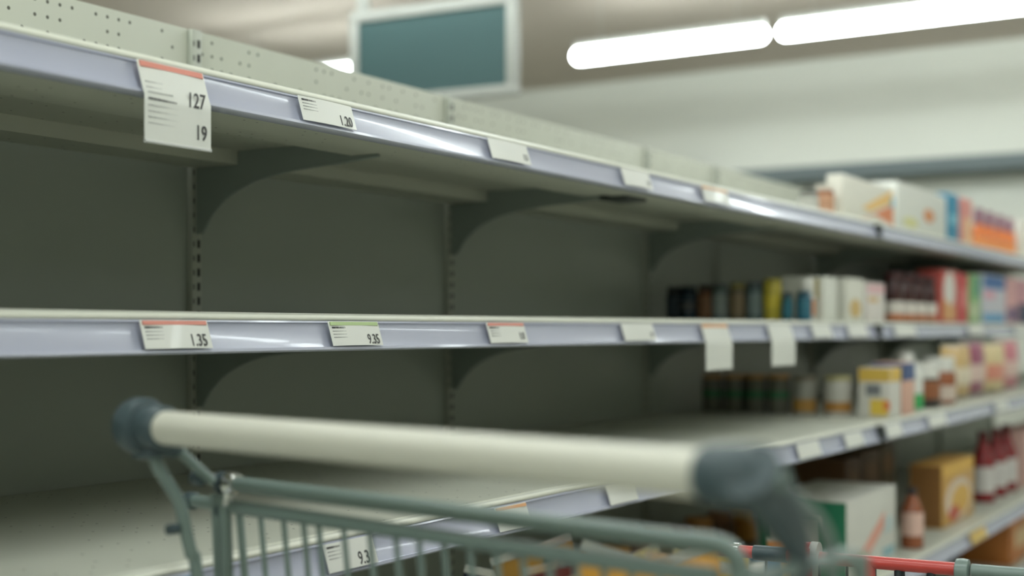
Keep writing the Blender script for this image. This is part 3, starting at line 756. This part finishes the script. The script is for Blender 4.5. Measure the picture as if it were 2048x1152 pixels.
# basket: rims that fall towards the front, wires, floor
BL = .58
bl0 = g(448, 1030); bl0.z = zr - .125; br0 = rb + e1 * .06; br0.z = zr - .125
bl1 = bl0 + e2 * BL - e1 * .06; bl1.z = .735; br1 = br0 + e2 * BL + e1 * .06; br1.z = .735
bm = bmesh.new(); tube(bm, [bl0, bl1, br1, br0], .005, 10); cpart('basket_rim', bm, CART)
def basket_panel(p0, p1, n, zf):
    bm = bmesh.new()
    for k in range(n + 1):
        p = p0.lerp(p1, k / n); c = (bl0 + bl1 + br0 + br1) / 4
        q = p.lerp(Vector((c.x, c.y, p.z)), .06); q.z = zf
        tube(bm, [p, q], .0023, 6)
    for t in (.35, .7, 1.0):
        a, b = p0.copy(), p1.copy(); a.z = p0.z + (zf - p0.z) * t; b.z = p1.z + (zf - p1.z) * t
        c = (bl0 + bl1 + br0 + br1) / 4
        a = a.lerp(Vector((c.x, c.y, a.z)), .06 * t); b = b.lerp(Vector((c.x, c.y, b.z)), .06 * t)
        tube(bm, [a, b], .0026, 6)
    cpart('basket_side', bm, CART)
basket_panel(bl0, bl1, 22, zfloor); basket_panel(bl1, br1, 12, zfloor); basket_panel(br0, br1, 22, zfloor)
bm = bmesh.new(); cen = (bl0 + bl1 + br0 + br1) / 4
def sh(p): q = p.lerp(Vector((cen.x, cen.y, p.z)), .06); q.z = zfloor; return q
f0, f1, f2, f3 = sh(bl0), sh(bl1), sh(br1), sh(br0)
for k in range(17): tube(bm, [f0.lerp(f3, k / 16), f1.lerp(f2, k / 16)], .0024, 6)
for k in range(9): tube(bm, [f0.lerp(f1, k / 8), f3.lerp(f2, k / 8)], .0026, 6)
cpart('basket_floor', bm, CART)
# chassis and castors
bm = bmesh.new()
zc = .16
b0, b1, b2, b3 = f0.copy(), f1.copy(), f2.copy(), f3.copy()
for v in (b0, b1, b2, b3): v.z = zc
tube(bm, [b1, b0, b3, b2], .0105, 12)
for v, f in ((b0, f0), (b3, f3)):
    m_ = v.lerp(f, .5); tube(bm, smooth_path([v, m_ + e2 * .02, f], 6), .0105, 12)
for v, f in ((b1, f1), (b2, f2)): tube(bm, [v, v - e2 * .2 + e3 * .0, f - e2 * .3], .0085, 12)
cpart('chassis', bm, CART)
for v in (b0, b1, b2, b3):
    bm = bmesh.new(); w = v.copy(); w.z = .062
    lathe_on(bm, [(.02, -.013), (.052, -.013), (.058, -.008), (.058, .008), (.052, .013), (.02, .013)], w, e1, 24)
    wh = cpart('wheel', bm, CARTP)
    bm = bmesh.new(); box(bm, w.x - .014, w.x + .014, w.y - .022, w.y - .017, .05, zc); box(bm, w.x - .014, w.x + .014, w.y + .017, w.y + .022, .05, zc); box(bm, w.x - .014, w.x + .014, w.y - .022, w.y + .022, .132, zc)
    cl(bm); link('castor_fork', bm, CHROME, wh)

# snack bags heaped in the cart's basket
def inb(px, depth): p = P(px, 1100, depth); return p
heap = (('gold', 1268, 1.42, 1080, (214, 158, 66), (232, 190, 104)), ('silver and orange', 1330, 1.40, 1084, (216, 164, 84), (210, 210, 204)), ('yellow', 1392, 1.36, 1092, (214, 186, 76), (226, 206, 120)),
        ('dark blue', 1224, 1.46, 1094, (36, 52, 66), (60, 96, 120)), ('amber', 1440, 1.42, 1096, (190, 150, 50), (214, 190, 90)), ('maroon', 1130, 1.50, 1092, (96, 44, 40), (150, 80, 50)),
        ('black', 1172, 1.52, 1098, (30, 32, 34), (70, 60, 56)), ('ochre', 1062, 1.52, 1066, (150, 112, 40), (80, 56, 40)), ('navy', 1010, 1.50, 1120, (30, 36, 60), (60, 70, 110)))
for i, (wd, px, dp, top, c1, c2) in enumerate(heap):
    p = P(px, top, 1.36 + .034 * i); ro = (.30, -.25, .2, -.35, .28, -.2, .25, -.3, .2)[i]
    zb_ = zfloor + .03; h = (p.z - zb_ - .02) / math.cos(ro)
    q = p - Vector((0, 0, 0)); wv = Vector((math.cos(-.95), math.sin(-.95), 0))
    bq = p - wv * (h * math.sin(ro))
    bag('snack_bag', wd + ' snack bag standing in the shopping cart basket', bq.x, bq.y, zb_, .11 if i < 5 else .10, h, .022, c1, c2, rotz=-.95, roll=ro, group='snack bags in the cart', rough=.2)

# ------------------------------------------------------------------ red rimmed second cart, ahead of the first
R0 = P(1380, 1085.5, 2.02); R1 = P(1925, 1149, 1.83); zr2 = (R0.z + R1.z) / 2; R0.z = R1.z = zr2
k1 = (R0 - R1).normalized(); k2 = Vector((k1.y, -k1.x, 0))
if k2.x < 0: k2 = -k2
cart2 = thing('shopping_cart', 'second shopping cart with a red rim standing beyond the first', 'shopping cart', ((R0.x + R1.x) / 2, (R0.y + R1.y) / 2, 0), None)
co = Vector(cart2.location)
def c2part(name, bm, m, **k): cl(bm); return link(name, bm, m, cart2, **k)
bm = bmesh.new(); tube(bm, [R0, R1 + k1 * .008], .0092, 16); c2part('red_rim_bar', bm, REDM)
def onbar(px): 
    d = ray(px, 1100); t = ((R0 - CAM).cross(Vector((k1.x, k1.y, 0))).z) / (Vector((d.x, d.y, 0)).cross(Vector((k1.x, k1.y, 0))).z)
    q = CAM + d * t; q.z = zr2; return q
bm = bmesh.new(); lathe_on(bm, [(.0095, 0), (.0125, .001), (.0125, .009), (.0095, .010)], onbar(1481) - k2 * 0, k1, 18); c2part('collar_ring', bm, CHROME)
bm = bmesh.new(); q = onbar(1535); tube(bm, [q + k1 * .02, q - k1 * .03], .0112, 16); c2part('grip_sleeve', bm, CARTP)
bm = bmesh.new(); q = onbar(1612) ; lathe_on(bm, [(.010, -.012), (.0175, -.010), (.0175, .010), (.010, .012)], q + e3 * .004, k1, 20); tube(bm, [q, q - e3 * .05], .009, 12); c2part('red_joint', bm, REDM)
bm = bmesh.new(); q = onbar(1640); lathe_on(bm, [(.010, 0), (.0165, .001), (.0165, .012), (.010, .013)], q + e3 * .006, k1, 18); c2part('collar_ring', bm, FIXB)
q = onbar(1737); bm = bmesh.new(); tube(bm, [q, q - e3 * .03, q - e3 * .3], .0105, 14); c2part('red_post', bm, REDM)
for px in (1797, 1862):
    q = onbar(px); bm = bmesh.new(); tube(bm, [q - e3 * .006, q - e3 * .30], .0062, 10); c2part('rim_wire', bm, DARKW)
bm = bmesh.new(); lathe_on(bm, [(.010, -.01), (.0165, -.008), (.0175, 0), (.0165, .008), (.010, .01)], R1 - e3 * .002, k1, 20); c2part('corner_joint', bm, CART)
Rc = R1 - k1 * .26                                # the grey stretch of the bar ends out of frame
bm = bmesh.new(); tube(bm, [R1 - k1 * .012, Rc], .0092, 14); tube(bm, [R1 - e3 * .03 - k1 * .012, Rc - e3 * .03], .0055, 10)
c2part('rear_rail', bm, CART)
R2 = Rc + k2 * .34; R4_ = R0 + k2 * .34; R2.z = R4_.z = zr2 - .17
bm = bmesh.new(); tube(bm, [Rc, R2, R4_, R0], .005, 10); c2part('basket_rim', bm, CART)
bm = bmesh.new(); zf2 = .48
crn = [R0, Rc, R2, R4_]
for a, b, n in ((R0, R1, 10), (R1, Rc, 7), (Rc, R2, 8), (R2, R4_, 10), (R4_, R0, 8)):
    for k in range(n):
        p = a.lerp(b, k / n); q = p.copy(); q.z = zf2; tube(bm, [p, q], .0021, 6)
    a2, b2 = a.copy(), b.copy(); a2.z = b2.z = zf2; tube(bm, [a2, b2], .003, 6)
for k in range(1, 10):
    a2 = R0.lerp(R1, k / 10); b2 = R4_.lerp(R2, k / 10); a2 = R0.lerp(Rc, k / 10); a2.z = b2.z = zf2; tube(bm, [a2, b2], .0022, 6)
c2part('basket_wires', bm, DARKW)
bm = bmesh.new()
for a in crn:
    q = a.copy(); q.z = zf2; w = a.copy(); w.z = .10; tube(bm, [q, w], .009, 10)
for a, b in ((R0, Rc), (Rc, R2), (R2, R4_), (R4_, R0)):
    a2, b2 = a.copy(), b.copy(); a2.z = b2.z = .16; tube(bm, [a2, b2], .009, 10)
c2part('chassis', bm, CART)
for a in crn:
    bm = bmesh.new(); w = a.copy(); w.z = .055; lathe_on(bm, [(.02, -.012), (.048, -.012), (.054, -.007), (.054, .007), (.048, .012), (.02, .012)], w, k1, 20); c2part('wheel', bm, CARTP)

# ------------------------------------------------------------------ world, camera
w = bpy.data.worlds.new('World'); SC.world = w; w.use_nodes = True
w.node_tree.nodes['Background'].inputs[0].default_value = (.5, .55, .52, 1); w.node_tree.nodes['Background'].inputs[1].default_value = .05
cd = bpy.data.cameras.new('camera'); cam = bpy.data.objects.new('camera', cd); COL.objects.link(cam)
cam.location = CAM; cam.rotation_euler = (math.pi / 2, 0, YAW - math.pi / 2)
cd.sensor_width = 36; cd.lens = F * 36 / 2048; cd.shift_y = (HZ - 576) / 2048; cd.clip_start = .02
cd.dof.use_dof = True; cd.dof.focus_distance = 1.95; cd.dof.aperture_fstop = 2.0
SC.camera = cam
SC.view_settings.view_transform = 'Standard'; SC.view_settings.look = 'None'; SC.view_settings.gamma = 1; SC.view_settings.use_curve_mapping = False
SC.view_settings.exposure = 0.35
SC.cycles.use_denoising = True
SC.cycles.max_bounces = 8; SC.cycles.diffuse_bounces = 5; SC.cycles.caustics_reflective = False; SC.cycles.caustics_refractive = False
SC.cycles.sample_clamp_indirect = 6
